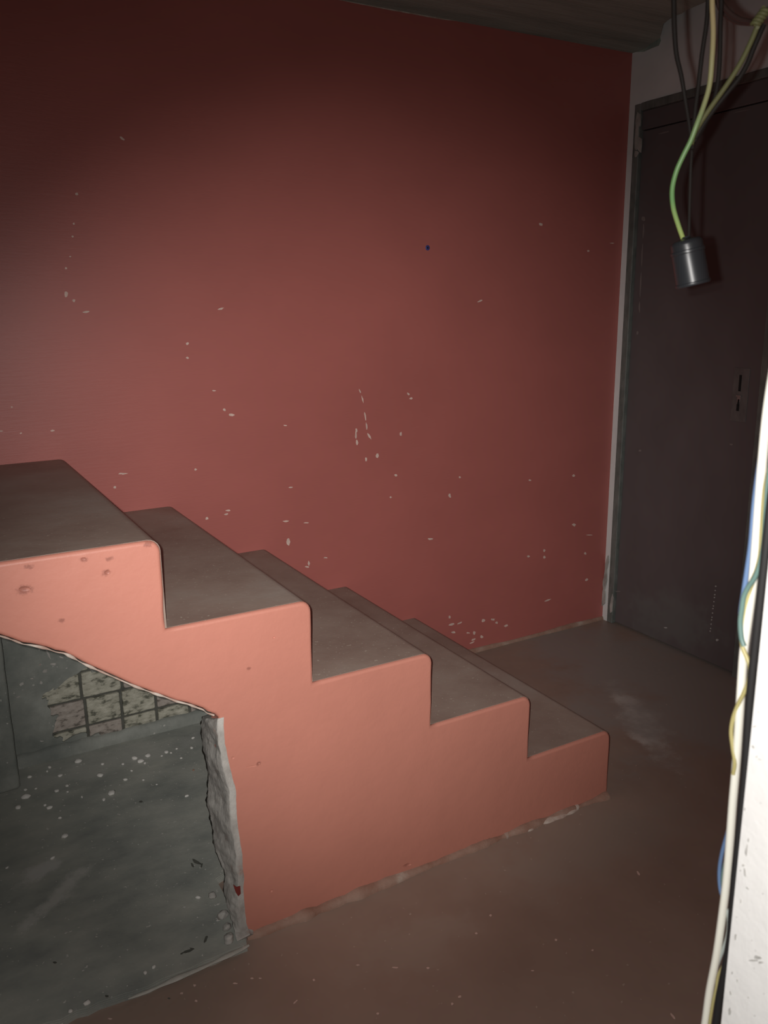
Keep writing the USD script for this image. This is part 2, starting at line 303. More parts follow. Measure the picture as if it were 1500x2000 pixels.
# unpainted strip where the red stops short of the ceiling
P = [on((p, q), 1, W) for p, q in ((640,-12),(740,5),(800,16),(870,30),(906,36),(908,43),(860,38),(800,27),(740,16),(690,6),(640,-4))]
obj('bare_strip', prism(P, (0, -1, 0), 0.0012), 'mortar_pale', wb, label='pale unpainted strip under the ceiling')
t = thing('wall_plug', 'small blue plastic plug set in the red wall', 'wall plug', loc=(0, 0, 0)); c = on((835, 484), 1, W)
rot = trimesh.transformations.rotation_matrix(math.pi / 2, (1, 0, 0))
def face_y(prof, c, n=20):
    m = lathe(prof, n); m.apply_transform(rot); m.apply_translation(c); return m
obj('collar', face_y([(0.0035, 0.0), (0.0035, .002), (.0065, .002), (.0085, .001), (.0085, 0), (.0035, 0)], c), 'plug_blue', t)
obj('screw_hole', face_y([(0, 0), (.0036, 0), (.0036, .0006), (0, .0006)], c), 'black_hole', t)

# door wall with its opening
DY0, DY1, DZ = 0.290, 0.962, 2.044
wr = thing('wall_right', 'off-white plastered wall around the dark door', 'wall', kind='structure')
g = sg.box(YN, 0, W + .0, H + .42).difference(sg.box(DY0, -1, DY1, DZ))
wall = trimesh.creation.extrude_polygon(g, .12, engine='earcut'); v = wall.vertices.copy(); wall.vertices = np.c_[XR + v[:, 2], v[:, 0], v[:, 1]]; wall.fix_normals()
obj('plaster_face', wall, 'white_plaster', wr)
P = [(XR - .0002, *on((p, q), 0, XR)[1:]) for p, q in ((1234,101),(1262,99),(1276,93),(1288,86),(1292,76),(1300,72),(1290,78),(1233,99))]
obj('cement_smear', prism([on((p, q), 0, XR) for p, q in ((1234,102),(1258,101),(1274,94),(1287,89),(1291,80),(1289,70),(1234,92))], (-1, 0, 0), .0015), 'ceiling_cement', wr)
# rough end of the wall where the whitewash of the corner overlaps the red
# near wall: whitewashed corner beside the camera
wn = thing('wall_near', 'whitewashed wall close to the viewer at the right edge', 'wall', kind='structure')
wall = man(box((XN, YF, 0), (XR + .1, YN, H)))
obj('whitewash', tri(wall), 'white_wash', wn)
DM = [(1478,1478,9,3,-40),(1484,1483,12,2,20),(1458,1660,8,30,5),(1462,1640,5,14,10),(1455,1705,6,26,-5),(1452,1690,9,8,0),(1460,1735,14,4,35),(1447,1760,4,12,0),(1480,1870,22,10,10),(1472,1876,26,5,0),(1486,1880,14,7,0),
 (1440,1915,4,9,0),(1427,1940,6,14,0),(1437,1830,5,20,5),(1462,1948,5,5,0),(1425,1975,8,22,0),(1446,1700,5,5,0),(1455,1580,4,10,0),(1430,1900,4,9,0)]
obj_dm = [(p, q, l * .8, w * .8, a) for p, q, l, w, a in DM]
tag(obj('dirt_marks', flakes(obj_dm, 0, XN, (-1, 0, 0), .0003, 11), 'dirt', wn), 'grey scuffs and flaked spots', kind='stuff')

# ------------------------------------------------------------------ the alcove under the flight
SOF = [(-1.0837, 0.535), (-1.465, 0.790)]
def soffit(x): return min(0.535 + (-1.0837 - x) * 0.655, 1.10)
al = wb
YA = W
bx = [on(p, 1, YA) for p in ((88,1352),(150,1318),(168,1306),(225,1322),(300,1340),(372,1372),(402,1388),(398,1402),(330,1412),(300,1418),(262,1425),(240,1432),(205,1438),(150,1442),(110,1444),(104,1420),(112,1400),(92,1380))]
hole = sg.Polygon([(q[0], q[2]) for q in bx]).buffer(0)
hp = resample(np.array(hole.exterior.coords)[:-1], .006); hp += (meshkit.noise(np.c_[hp * 45, np.zeros(len(hp))], 4)[:, None] - .5) * .030 + (meshkit.noise(np.c_[hp * 130, np.zeros(len(hp))], 5)[:, None] - .5) * .012
hole = sg.Polygon(hp).buffer(0)
sheet = sg.Polygon([(XL, 0), (-.75, 0), (-.75, .30), (-1.0837, .535), (-1.946, 1.10), (XL, 1.10)])
red = sg.box(XL, 0, XR, H).difference(sheet)
red = max(getattr(red, 'geoms', [red]), key=lambda q: q.area); rw = trimesh.creation.extrude_polygon(red, .12, engine='earcut'); v = rw.vertices.copy(); rw.vertices = np.c_[v[:, 0], W + v[:, 2], v[:, 1]]; rw.fix_normals()
obj('red_wall', rw, 'red_paint', wb)
g = sheet.difference(hole); g = max(getattr(g, 'geoms', [g]), key=lambda q: q.area)
pl = trimesh.creation.extrude_polygon(g, .014, engine='earcut'); v = pl.vertices.copy(); pl.vertices = np.c_[v[:, 0], YA + v[:, 2], v[:, 1]]; pl.fix_normals()
obj('plaster_coat', pl, 'plaster', al)
pl = trimesh.creation.extrude_polygon(sheet, .02, engine='earcut'); v = pl.vertices.copy(); pl.vertices = np.c_[v[:, 0], W + .0142 + v[:, 2], v[:, 1]]; pl.fix_normals()
obj('mortar_bed', pl, 'joint', al)
# the exposed blocks, row by row
rows = [on((133, 1374), 1, YA)[2] + d for d in (-.185, -.092, 0.0, .088, .175)]
for i in range(4):
    z0, z1 = rows[i] + .004, rows[i + 1] - .004
    off = [on((172, 1420), 1, YA)[0], on((172, 1420), 1, YA)[0], on((159, 1345), 1, YA)[0], on((159, 1345), 1, YA)[0] + .03][i]
    w = [.107, .107, .122, .118][i]
    for k in range(-2, 5):
        x0, x1 = off + k * w + .004, off + (k + 1) * w - .004
        if x0 > -.78 or x1 < -1.36: continue
        if not sg.box(x0, z0, x1, z1).intersects(hole.buffer(-.004)): continue
        r = np.random.default_rng(i * 10 + k + 50)
        b = man(rbox((x0, YA + .004 + r.uniform(0, .004), max(z0, .003)), (x1, W + .020, z1), .004)).refine_to_length(.012); b = tri(b)
        b.vertices[:, 1] += (meshkit.noise(b.vertices * 60, i + 9) - .5) * .006 * (b.vertices[:, 1] < W + .012)
        obj('concrete_block', b, 'block_pink' if (i + k) % 3 == 0 else 'block', al, smooth=40)
SCR = [(94,1277,26,4,62),(86,1262,9,5,40),(104,1297,12,6,0),(88,1310,11,7,-25),(80,1333,6,7,0),(78,1298,5,5,0),(42,1336,7,12,60),(35,1361,10,3,-20),(62,1325,8,3,0),(120,1284,10,3,20)]
obj('plaster_scars', flakes(SCR, 1, YA, (0, -1, 0), .001, 41), 'raw_mortar', al, kind='stuff', label='pale scratches in the grey plaster')
# mortar cove between the alcove wall and its floor
def cove(name, xs, yfun, zfun, depth, m, parent, seed, amp=.4, **k):
    V, F = [], []; xs = np.asarray(xs); K = 6
    for i, x in enumerate(xs):
        s = 1 + amp * (meshkit.fbm(np.array([[x * 14, seed, 0]]), 3, seed)[0] - .5) * 2
        for j in range(K):
            a = math.pi / 2 * j / (K - 1); V.append(yfun(x, math.sin(a) * depth[0] * s, math.cos(a) * depth[1] * s))
        V.append(yfun(x, -.004, -.004))
    n = K + 1
    for i in range(len(xs) - 1):
        for j in range(n):
            q = (i * n + j, i * n + (j + 1) % n, (i + 1) * n + (j + 1) % n, (i + 1) * n + j); F += [(q[0], q[1], q[2]), (q[0], q[2], q[3])]
    e = (len(xs) - 1) * n
    for j in range(1, n - 1): F += [(0, j, j + 1), (e, e + j + 1, e + j)]
    t = trimesh.Trimesh(np.array(V), F, process=False); trimesh.repair.fix_normals(t)
    return obj(name, t, m, parent, smooth=50, **k)
FS = [on(p, 2, 0.012) for p in ((-160,2105),(-40,2062),(60,2016),(150,1981),(215,1958),(290,1930),(345,1906),(400,1884),(440,1866),(483,1848))]
P = [np.array([XL, FS[0][1], 0.0])] + [np.array([q[0], q[1] + (meshkit.noise([q * 30])[0] - .5) * .012, 0.0]) for q in FS] + [np.array([-1.06, .02, 0]), np.array([-1.06, .2, 0]), np.array([-.76, .3, 0]), np.array([-.76, YA, 0]), np.array([XL, YA, 0])]
pp = sg.Polygon([q[:2] for q in P]).buffer(.004).buffer(-.004)
lo, hi = np.array(pp.exterior.coords)[:-1], None
pts = resample(lo, .03); pts[:, 1] += (meshkit.noise(np.c_[pts * 40, np.zeros(len(pts))], 2) - .5) * .010 * (pts[:, 1] < .1)
up = [np.array(g_.exterior.coords) for g_ in [sg.Polygon(pts).buffer(-.008)]][0]
af = thing('alcove_floor', 'raised grey cement screed floor under the stairs', 'floor', kind='structure')
s1 = trimesh.creation.extrude_polygon(sg.Polygon(pts).buffer(0), .007, engine='earcut'); s2 = m3.Manifold.batch_hull
bot = m3.CrossSection([pts if sg.Polygon(pts).exterior.is_ccw else pts[::-1]])
lay = [m3.Manifold.extrude(bot.offset(-o, m3.JoinType.Round), h) for o, h in ((0, .006), (.002, .0085), (.0045, .0105), (.008, .012))]
slab = lay[0]
for q in lay[1:]: slab = slab + q
obj('screed', tri(slab), 'screed', af)
L3 = resample([on(p, 2, .010) for p in ((250,1951),(290,1936),(345,1911),(400,1888),(440,1869),(470,1855),(486,1846))], .01, closed=False)
obj('screed_lip', tube(L3, .0085 * (0.35 + .9 * meshkit.noise(L3 * 26, 8)) * np.sin(np.linspace(.08, 2.9, len(L3))) ** .6, sides=8, n=2, flat=.6, flat_dir=(0, 0, 1)), 'cement_lip', af, smooth=60, label='pale rounded lip of the grey floor')
ST = [(385,1684,26,7,25),(376,1690,12,5,60),(394,1690,10,4,-70),(366,1858,26,6,-18),(375,1853,10,4,10),(356,1862,10,4,-30),(402,1834,6,16,25),(330,1950,6,4,0),(258,1866,0,0,0),(107,1880,10,6,0),(209,1946,9,6,0),(275,1566,9,5,0)]
tag(obj('dark_stains', flakes([s for s in ST if s[2]], 2, .012, (0, 0, 1), .0004, 21), 'joint', af), 'dark oily marks on the grey floor', kind='stuff')
cove('mortar_cove', np.arange(-1.42, -.76, .015), lambda x, a, b: (x, YA - a, .010 + b), 0, (.022, .042), 'plaster', af, 5, .3, label='grey mortar cove along the foot of the back wall')
# masonry pier at the left
pz = soffit(-1.417)
pier = tri(man(rbox((-1.80, .862, 0.012), (-1.417, YA - .0005, soffit(-1.417) - .02), .008)).refine_to_length(.04)); pier.vertices += (meshkit.noise(pier.vertices * 22, 3)[:, None] - .5) * .004
obj('wall_pier', pier, 'plaster', label='grey plastered pier at the left end of the space under the stairs', cat='pier', kind='structure')

# ------------------------------------------------------------------ the staircase
stc = thing('staircase', 'concrete staircase with coral painted side and worn grey-brown treads', 'staircase')
def arc(cx, cz, r, a0, a1, k=6):
    return [(cx + r * math.cos(a), cz + r * math.sin(a)) for a in np.linspace(a0, a1, k)]
R = .024
OPEN = [(-230,1180),(-120,1208),(0,1241),(16,1246),(30,1251),(45,1257),(60,1259),(75,1262),(92,1266),(108,1272),(125,1275),(142,1283),(160,1294),(178,1302),(200,1312),(230,1325),(262,1339),(300,1353),(322,1360),(345,1369),(366,1374),(385,1381),(396,1385),(405,1392),(418,1396),(427,1403),
        (428,1425),(430,1455),(434,1478),(440,1500),(445,1522),(452,1548),(453,1572),(455,1610),(458,1640),(463,1668),(466,1700),(468,1722),(466,1735),(468,1760),(470,1785),(472,1806),(478,1822),(481,1834)]
ox = [on(p, 1, 0)[[0, 2]] for p in OPEN]
top = []
for k in range(6, -1, -1):
    if k == 6: top.append((XL + .005, SZ[6]))
    else: top.append((SX[k + 1] - .003, SZ[k]))
    top += arc(SX[k] - R, SZ[k] - R, R, math.pi / 2, 0)
top.append((SX[0], 0.0))
dz = .0006
side = [(a, b - dz) for a, b in top[:-1]] + [top[-1]] + [tuple(q) for q in ox[::-1]] + [(-1.946, 1.095), (XL + .005, 1.10)]
side = [(a, max(b, 0.0)) for a, b in side]
sp = resample(side, .02)
fx = (meshkit.fbm(np.c_[sp * 9, np.zeros(len(sp))], 3, 5) - .5) * .006
nz = np.c_[meshkit.fbm(np.c_[sp * 11, np.zeros(len(sp)) + 3], 3, 6) - .5, np.zeros(len(sp))]
sp = sp + nz * .007 * (sp[:, 1:] > .01)
plate = rounded_slab(sp, 0.0, 0.05, .008)
pm = man(plate)
for px, py, l, w, dpt in ((48,1151,20,11,.002),(210,1118,11,9,.002),(163,1092,10,7,.0015),(535,1245,5,5,.002),(505,1491,7,5,.002),(490,1497,22,3,.001),(455,1480,6,6,.001),(530,1740,6,6,.002),(795,1690,18,6,.003),(955,1640,8,6,.002)):
    c = on((px, py), 1, 0); s = np.linalg.norm(c - EYE) / FOC
    pm = pm - m3.Manifold.sphere(1.0, 16).scale((l / 2 * s, dpt, w / 2 * s)).rotate((0, 8, 0)).translate(tuple(c))
plate = tri(pm) if not pm.is_empty() and pm.num_tri() > 100 else plate
obj('side_wall', plate, 'coral_paint', stc, smooth=35, label='smooth coral painted side with dents')
for k in range(7):
    xb = XL + .005 if k == 6 else SX[k + 1] - .03
    o = [(xb, SZ[k])] + arc(SX[k] - R, SZ[k] - R, R, math.pi / 2, 0)
    if k < 2: o += [(SX[k], 0), (xb, 0)]
    else:
        o += [(SX[k], soffit(SX[k]) + .02), (xb, soffit(xb) + .02)]
    s = rounded_slab(resample(o, .03), .0075, W - .0005, .0012, 2)
    v = s.vertices; v[:, 2] += (meshkit.fbm(v * [7, 5, 7], 3, 20 + k) - .5) * .0007 * (v[:, 2] > SZ[k] - .03)
    obj('step', s, 'tread', stc, smooth=35)
# broken end of the side wall: bare mortar reveal facing the alcove
fr = [p for p in OPEN if p[1] >= 1396][1:]
FRT = [on(p, 1, 0.0) for p in fr]
bk = [(399,1398),(396,1420),(395,1440),(397,1462),(400,1480),(404,1500),(408,1520),(408,1545),(409,1565),(413,1590),(417,1620),(419,1645),(428,1665),(436,1690),(440,1712),(441,1735),(447,1760),(452,1785),(455,1806),(462,1822),(468,1836)]
XJ = -1.0837
BCK = [on(p, 0, XJ) for p in bk]
def along(P, t):
    P = np.asarray(P); d = np.r_[0, np.cumsum(np.linalg.norm(np.diff(P, axis=0), axis=1))]; d /= d[-1]; return np.c_[[np.interp(t, d, P[:, k]) for k in range(3)]].T
tt = np.linspace(0, 1, 130); A = along(FRT, tt) + [0, -.0015, 0]; B_ = along(BCK, tt)
ss = np.linspace(0, 1, 15); G = A[:, None] * (1 - ss)[None, :, None] + B_[:, None] * ss[None, :, None]
bulge = np.sin(ss * math.pi)[None, :] * .002
G[..., 0] -= bulge + (.004 + (meshkit.fbm(G * 22, 5, 8) - .5) * .018 + (meshkit.noise(G * 120, 2) - .5) * .003) * np.minimum(1, .25 + ss * 5)[None, :]
G[:, 2:, 1] += ((meshkit.fbm(G * 50, 3, 9) - .5) * .010)[:, 2:]
n1, n2 = G.shape[:2]; V = np.vstack([G.reshape(-1, 3), G.reshape(-1, 3) + [.030, .004, 0]]); F = []; Nn = n1 * n2
for i in range(n1 - 1):
    for j in range(n2 - 1):
        a, b, c, d = i * n2 + j, i * n2 + j + 1, (i + 1) * n2 + j + 1, (i + 1) * n2 + j
        F += [(a, b, c), (a, c, d), (Nn + a, Nn + c, Nn + b), (Nn + a, Nn + d, Nn + c)]
rim = [i * n2 for i in range(n1)] + [(n1 - 1) * n2 + j for j in range(1, n2)] + [i * n2 + n2 - 1 for i in range(n1 - 2, -1, -1)] + [j for j in range(n2 - 2, 0, -1)]
for a, b in zip(rim, rim[1:] + rim[:1]): F += [(a, b, Nn + b), (a, Nn + b, Nn + a)]
t = trimesh.Trimesh(V, F, process=False); trimesh.repair.fix_normals(t)
obj('broken_edge', t, 'raw_mortar', stc, smooth=60, label='bare grey broken end of the coral side wall')
obj('red_chip', prism([on(p, 1, -.0030) for p in ((455,1727),(462,1732),(469,1730),(470,1745),(465,1750),(460,1742))], (0, -1, 0), .0012), 'rust_red', stc, label='dark red chip at the foot of the broken end')
# thin ragged mortar lip along the sloping lower edge
lip = [p for p in OPEN if p[1] <= 1400 and p[0] >= -120]
L3 = resample([on((p, q + 1), 1, .001) for p, q in lip], .012, closed=False)
t = tube(L3, .0027 * (0.15 + 1.4 * meshkit.noise(L3 * 70, 3) ** 1.5), sides=7, n=2)
obj('mortar_lip', t, 'mortar_pale', stc, smooth=60, label='ragged pale mortar lip under the sloping edge')
# bead of mortar where the side meets the floor
def bead(x, a, b): return (x, -a, b)
cove('mortar_bead', np.arange(-1.062, .004, .012), bead, 0, (.013, .011), 'mortar_stain', stc, 31, .9)
cove('mortar_bead', np.arange(-.36, -.10, .010), lambda x, a, b: (x, -a * 1.6 * math.sin((x + .36) / .26 * math.pi) ** .5 if -.36 < x < -.1 else -a, b), 0, (.016, .010), 'mortar_pale', stc, 44, .9)
# red-brown floor paint lapped up the foot of the red wall
cove('trim_1', np.arange(.0, XR, .02), lambda x, a, b: (x, W - a, b), 0, (.008, .014), 'mortar_stain', None, 61, .4, kind='structure', label='red-brown paint bead along the foot of the red wall', cat='trim')

# ------------------------------------------------------------------ the door
dr = thing('door_1', 'dark brown steel door with grey-green frame at the right', 'door', kind='structure')
def bent(a, b, seed, amp=.003, L=.04):
    t = tri(man(rbox(a, b, .003)).refine_to_length(L)); t.vertices += (meshkit.noise(t.vertices * 28, seed)[:, None] - .5) * amp; return t
obj('frame_jamb', bent((XR - .006, .934, 0), (XR + .06, DY1 + .002, DZ), 1), 'frame_paint', dr, smooth=40)
obj('frame_jamb', bent((XR - .006, DY0 - .002, 0), (XR + .06, .330, DZ), 2), 'frame_paint', dr, smooth=40)
obj('frame_head', bent((XR - .006, .330, DZ - .026), (XR + .06, .934, DZ + .002), 3), 'frame_paint', dr, smooth=40)
obj('transom', rbox((XR + .004, .331, 1.952), (XR + .05, .933, DZ - .026), .003), 'door_paint', dr)
leaf = obj('door_leaf', rbox((XR + .008, .333, .008), (XR + .048, .931, 1.949), .003), 'door_paint', dr)
def rbx(y0, y1, z0, z1, d0, d1): return rbox((XR + .008 - d1, y0, z0), (XR + .008 - d0, y1, z1), min(.001, (d1 - d0) / 2.2, (y1 - y0) / 2.2))
yl = .413
obj('lock_plate', rbx(yl - .034, yl + .028, .925, 1.11, -.001, .002), 'primer', leaf, label='scuffed lock plate')
obj('handle_slot', rbx(yl - .005, yl + .005, 1.030, 1.086, .0018, .0026), 'black_hole', leaf, label='empty black handle slot')
obj('latch_pin', rbx(yl - .010, yl + .010, 1.011, 1.017, .0018, .006), 'dull_steel', leaf, label='bright steel pin')
obj('latch_stem', rbx(yl - .006, yl + .006, .993, 1.011, .0018, .003), 'dull_steel', leaf)
obj('keyhole', join([rbx(yl - .004, yl + .003, .985, 1.003, .0028, .0034), rbx(yl - .005, yl + .006, .962, .986, .0018, .0026)]), 'black_hole', leaf)
SC = [(1257,428,8,12,0),(1257,450,3,40,3),(1254,500,3,50,3),(1251,560,3,60,3),(1249,600,3,24,0),(1268,150,0,0,0),(1297,259,30,3,-14),(1448,217,40,2,-12),(1245,650,5,8,0),(1428,868,7,4,0),(1250,880,6,4,0),(1206,1155,14,2,0)]
tag(obj('scrapes', flakes([s for s in SC if s[2]], 0, XR + .008, (-1, 0, 0), .0005, 9), 'scrape', leaf), 'pale scrapes in the dark paint', kind='stuff')
DR = [(1398 - i * .9, 1145 + i * 7.3 + (i % 3), 3.2, 3.2, 0) for i in range(13)] + [(1401,1250,6,5,0),(1300,1226,8,3,0)]
tag(obj('paint_drips', flakes(DR, 0, XR + .008, (-1, 0, 0), .0006, 10), 'paint_drop', leaf), 'column of pale paint drips', kind='stuff')
SM = [(1248,235,12,40,4),(1250,280,16,34,-8),(1245,262,9,60,3),(1244,300,10,16,20)]
obj('mortar_smear', flakes([(a, b, c * .8, d, e) for a, b, c, d, e in SM], 0, XR - .004, (-1, 0, 0), .0055, 14), 'raw_mortar', dr, label='grey mortar smeared on the frame corner')
SM = [(1183,1130,9,50,6),(1180,1165,12,44,4),(1187,1100,7,30,8),(1196,1180,8,50,5)]
obj('mortar_smear', flakes([(a, b, c * .7, d, e) for a, b, c, d, e in SM], 0, XR - .002, (-1, 0, 0), .0065, 15), 'raw_mortar', dr, label='flaking mortar at the foot of the frame')

# ------------------------------------------------------------------ lampholder and wires by the door
DL = 1.0
def wire(pxs, d, r, m, name, label, cat='wire', extra=(), group=None, sides=10):
    ds = np.broadcast_to(d, len(pxs)) if np.ndim(d) == 0 else np.interp(np.linspace(0, 1, len(pxs)), np.linspace(0, 1, len(d)), d)
    P = [far(p, q) for p, q in zip(pxs, ds)]
    if len(extra): P = [extra[0] + (P[0] - extra[0]) * t_ for t_ in np.linspace(0, 1, 12)[:-1]] + P
    return obj(name, tube(P, r, sides), m, None, smooth=60, label=label, cat=cat, group=group)
def roof(px, d, dx=0., dy=0.):
    q = far(px, d); return np.array([q[0] + dx, q[1] + dy, H + .004])
SB, STp = far((1354, 557), DL), far((1339, 463), DL)
ax = STp - SB; ln = np.linalg.norm(ax); ax /= ln
ls = thing('lampholder', 'black bakelite lampholder hanging in front of the dark door', 'lampholder')
s = ln / .060
def at_axis(m):
    m.apply_scale(s); zz = ax; xx = np.cross([0, 1, 0], zz); xx /= np.linalg.norm(xx); yy = np.cross(zz, xx)
    T = np.eye(4); T[:3, 0], T[:3, 1], T[:3, 2], T[:3, 3] = xx, yy, zz, SB; m.apply_transform(T); return m
obj('body', at_axis(lathe([(.0175, 0), (.0205, 0), (.0213, .0012), (.0213, .0035), (.0203, .0045), (.0199, .030), (.0197, .0405), (.0192, .0415), (.0175, .0415), (.0165, .038), (.0165, .002), (.0175, 0)])), 'bakelite', ls, smooth=35)
obj('flange', at_axis(lathe([(.0, .0400), (.0199, .0400), (.0208, .0410), (.0208, .0436), (.0200, .0446), (0, .0446), (0, .0400)])), 'bakelite', ls, smooth=35)
obj('cap', at_axis(lathe([(0, .0440), (.0193, .0440), (.0193, .0510), (.0186, .0540), (.0165, .0562), (.0090, .0575), (.0055, .0590), (.0050, .0605), (0, .0605), (0, .0440)])), 'bakelite', ls, smooth=35)
obj('screw_shell', at_axis(lathe([(.0135, .004)] + [(.0140 + .0006 * math.sin(i * 1.57), .004 + i * .0016) for i in range(1, 20)] + [(.0128, .035), (.0122, .034), (.0126, .004), (.0135, .004)])), 'brass', ls, smooth=40)
wire([(1398,-150),(1394,-60),(1391,0),(1393,60),(1391,110),(1386,165),(1375,205),(1361,243),(1349,275),(1335,303),(1321,335),(1313,370),(1315,405),(1324,437),(1334,466)], [1.03, 1.0, .985, .985, DL], .0026, 'earth_wire', 'earth_wire',
     'green and yellow wire that carries the lampholder', extra=[roof((1400, -160), 1.03)])
wire([(1314,-80),(1316,0),(1317,50),(1321,105),(1331,150),(1340,205),(1347,250),(1351,290),(1349,330),(1347,400),(1346,440),(1345,467)], [1.06, 1.04, 1.02, DL], [.0026, .0026, .0028, .0026, .0018, .0018], 'black_wire', 'black_wire',
     'black wire, leftmost of those from the ceiling, meeting the lampholder', extra=[roof((1312, -90), 1.06)])
wire([(1386,-80),(1383,0),(1380,46),(1371,107),(1364,169),(1358,215),(1354,262),(1352,292)], [1.05, 1.03, 1.01], .0023, 'black_wire', 'black_wire', 'thin black wire just left of the yellow-green wire', extra=[roof((1387, -90), 1.05)])
wire([(1410,-80),(1409,0),(1407,50),(1406,107),(1402,160),(1392,205),(1374,248),(1355,278)], [1.05, 1.03, 1.01], .0023, 'black_wire', 'black_wire', 'thin black wire just right of the yellow-green wire', extra=[roof((1411, -90), 1.05)])
wire([(1484,36),(1475,62),(1462,92),(1448,120),(1430,150),(1408,182),(1388,210),(1368,240),(1356,262),(1350,282)], [1.02, 1.01, 1.0], .0026, 'olive_wire', 'olive_wire', 'dull olive wire slanting from the twisted splice to the lampholder wires')
wire([(1492,48),(1484,66),(1472,94),(1460,124),(1444,152),(1420,182),(1396,212),(1376,240),(1358,270)], [1.03, 1.02, 1.01], .0026, 'black_wire', 'black_wire', 'black wire along the right side of the slanting olive wire')
wire([(1400,-40),(1408,2),(1424,24),(1444,37),(1464,42),(1478,44)], [1.07, 1.03], .0026, 'brown_wire', 'brown_wire', 'dark red-brown wire, upper of two looping to the splice', extra=[roof((1402, -70), 1.075)])
wire([(1394,-50),(1402,8),(1418,30),(1438,43),(1458,46),(1474,46)], [1.10, 1.05], .0022, 'olive_wire' if 0 else 'brown_wire', 'brown_wire', 'dark red-brown wire, lower of two looping to the splice', extra=[roof((1396, -80), 1.11)])
wire([(1540,-60),(1512,2),(1498,22),(1486,34)], [1.05, 1.02], .0026, 'olive_wire', 'olive_wire', 'dull yellow wire coming down to the splice from the top right corner', extra=[roof((1545, -80), 1.06)])
c0, c1 = far((1497, 18), 1.012), far((1474, 50), 1.008); uu = (c1 - c0); k = 60; tw = []
n1_ = np.cross(uu, FWD); n1_ /= np.linalg.norm(n1_); n2_ = np.cross(uu, n1_); n2_ /= np.linalg.norm(n2_)
sp_ = thing('wire_splice', 'twisted bare wire splice at the top right corner', 'wire splice')
for ph in (0, math.pi):
    q = [c0 + uu * t_ + .0034 * (math.cos(t_ * 16 + ph) * n1_ + math.sin(t_ * 16 + ph) * n2_) for t_ in np.linspace(0, 1, 22)]
    obj('strand', tube(q, .0019, 8, 3), 'olive_wire', sp_, smooth=60)

# ------------------------------------------------------------------ cables down the corner of the near wall
def near(pxs, r, m, name, label, xpl=XN + .012, cat='cable', flat=1.0):
    P = [on(p, 0, xpl) for p in pxs]
    obj(name, tube(P, r, 12, flat=flat, flat_dir=(1, 0, 0)), m, None, smooth=60, label=label, cat=cat)
near([(1545,540),(1515,700),(1499,800),(1489,900),(1483,980),(1477,1060),(1470,1140),(1461,1210),(1453,1270),(1449,1320),(1444,1400),(1438,1490),(1431,1570),(1425,1650),(1419,1720),(1409,1800),(1399,1868),(1386,1935),(1377,2000),(1364,2080),(1345,2200),(1330,2330)], .0031, 'near_white', 'white_cable', 'white sheathed cable running down the corner of the near wall', flat=1.2)
near([(1560,560),(1532,760),(1508,960),(1494,1090),(1482,1200),(1470,1310),(1462,1400),(1456,1500),(1449,1580),(1441,1660),(1435,1720),(1430,1790),(1427,1830),(1417,1890),(1405,1950),(1397,2010),(1385,2090),(1370,2200)], .0032, 'near_black', 'black_cable', 'thick black cable between the white cable and the near wall', xpl=XN + .006)
near([(1560,620),(1530,740),(1505,815),(1494,850),(1484,905),(1474,980),(1467,1060),(1460,1110),(1454,1150),(1448,1190),(1447,1215)], .0021, 'near_blue', 'blue_wire', 'blue wire, upper one, bulging left of the white cable', xpl=XN + .016, cat='wire')
near([(1432,1585),(1420,1630),(1410,1667),(1405,1702),(1407,1737),(1416,1765)], .0016, 'near_blue', 'blue_wire', 'blue wire, lower one, bulging out beside the floor', xpl=XN + .016, cat='wire')
near([(1424,1660),(1415,1690),(1411,1715),(1413,1740),(1419,1755)], .0014, 'near_teal', 'teal_wire', 'short green wire inside the lower blue loop', xpl=XN + .015, cat='wire')
near([(1545,760),(1516,860),(1502,930),(1496,1000),(1492,1060),(1485,1100),(1474,1128),(1462,1146),(1453,1165),(1449,1190),(1446,1215),(1448,1245),(1453,1262)], .0019, 'near_teal', 'teal_wire', 'green wire crossing over the white cable at mid height', xpl=XN + .006, cat='wire')
near([(1548,780),(1518,880),(1500,950),(1493,1030),(1489,1080),(1480,1112),(1468,1140),(1455,1190),(1448,1230),(1450,1262),(1459,1285),(1465,1305),(1462,1330),(1452,1355),(1442,1375),(1432,1402),(1428,1430),(1431,1460),(1435,1490),(1432,1512)], [.0034,.0034,.0034,.0032,.0028,.0022,.0018,.0016,.0017,.0017,.0017,.0017,.0016,.0016,.0016,.0016,.0016,.0016,.0016], 'near_yellow', 'yellow_wire', 'yellow wire, upper one, winding around the white cable', xpl=XN + .009, cat='wire')
near([(1428,1795),(1426,1812),(1424,1840),(1415,1880),(1403,1905),(1399,1930),(1393,1955),(1388,1985),(1380,2040),(1368,2120)], .0013, 'near_yellow', 'yellow_wire', 'yellow wire, lower one, beside the white cable at the bottom edge', xpl=XN + .010, cat='wire')
near([(1421,1776),(1423,1800),(1421,1825),(1414,1850),(1400,1890),(1390,1940),(1382,2000),(1370,2090)], .0014, 'near_grey', 'grey_wire', 'grey wire slipping behind the white cable near the bottom edge', xpl=XN + .014, cat='wire')

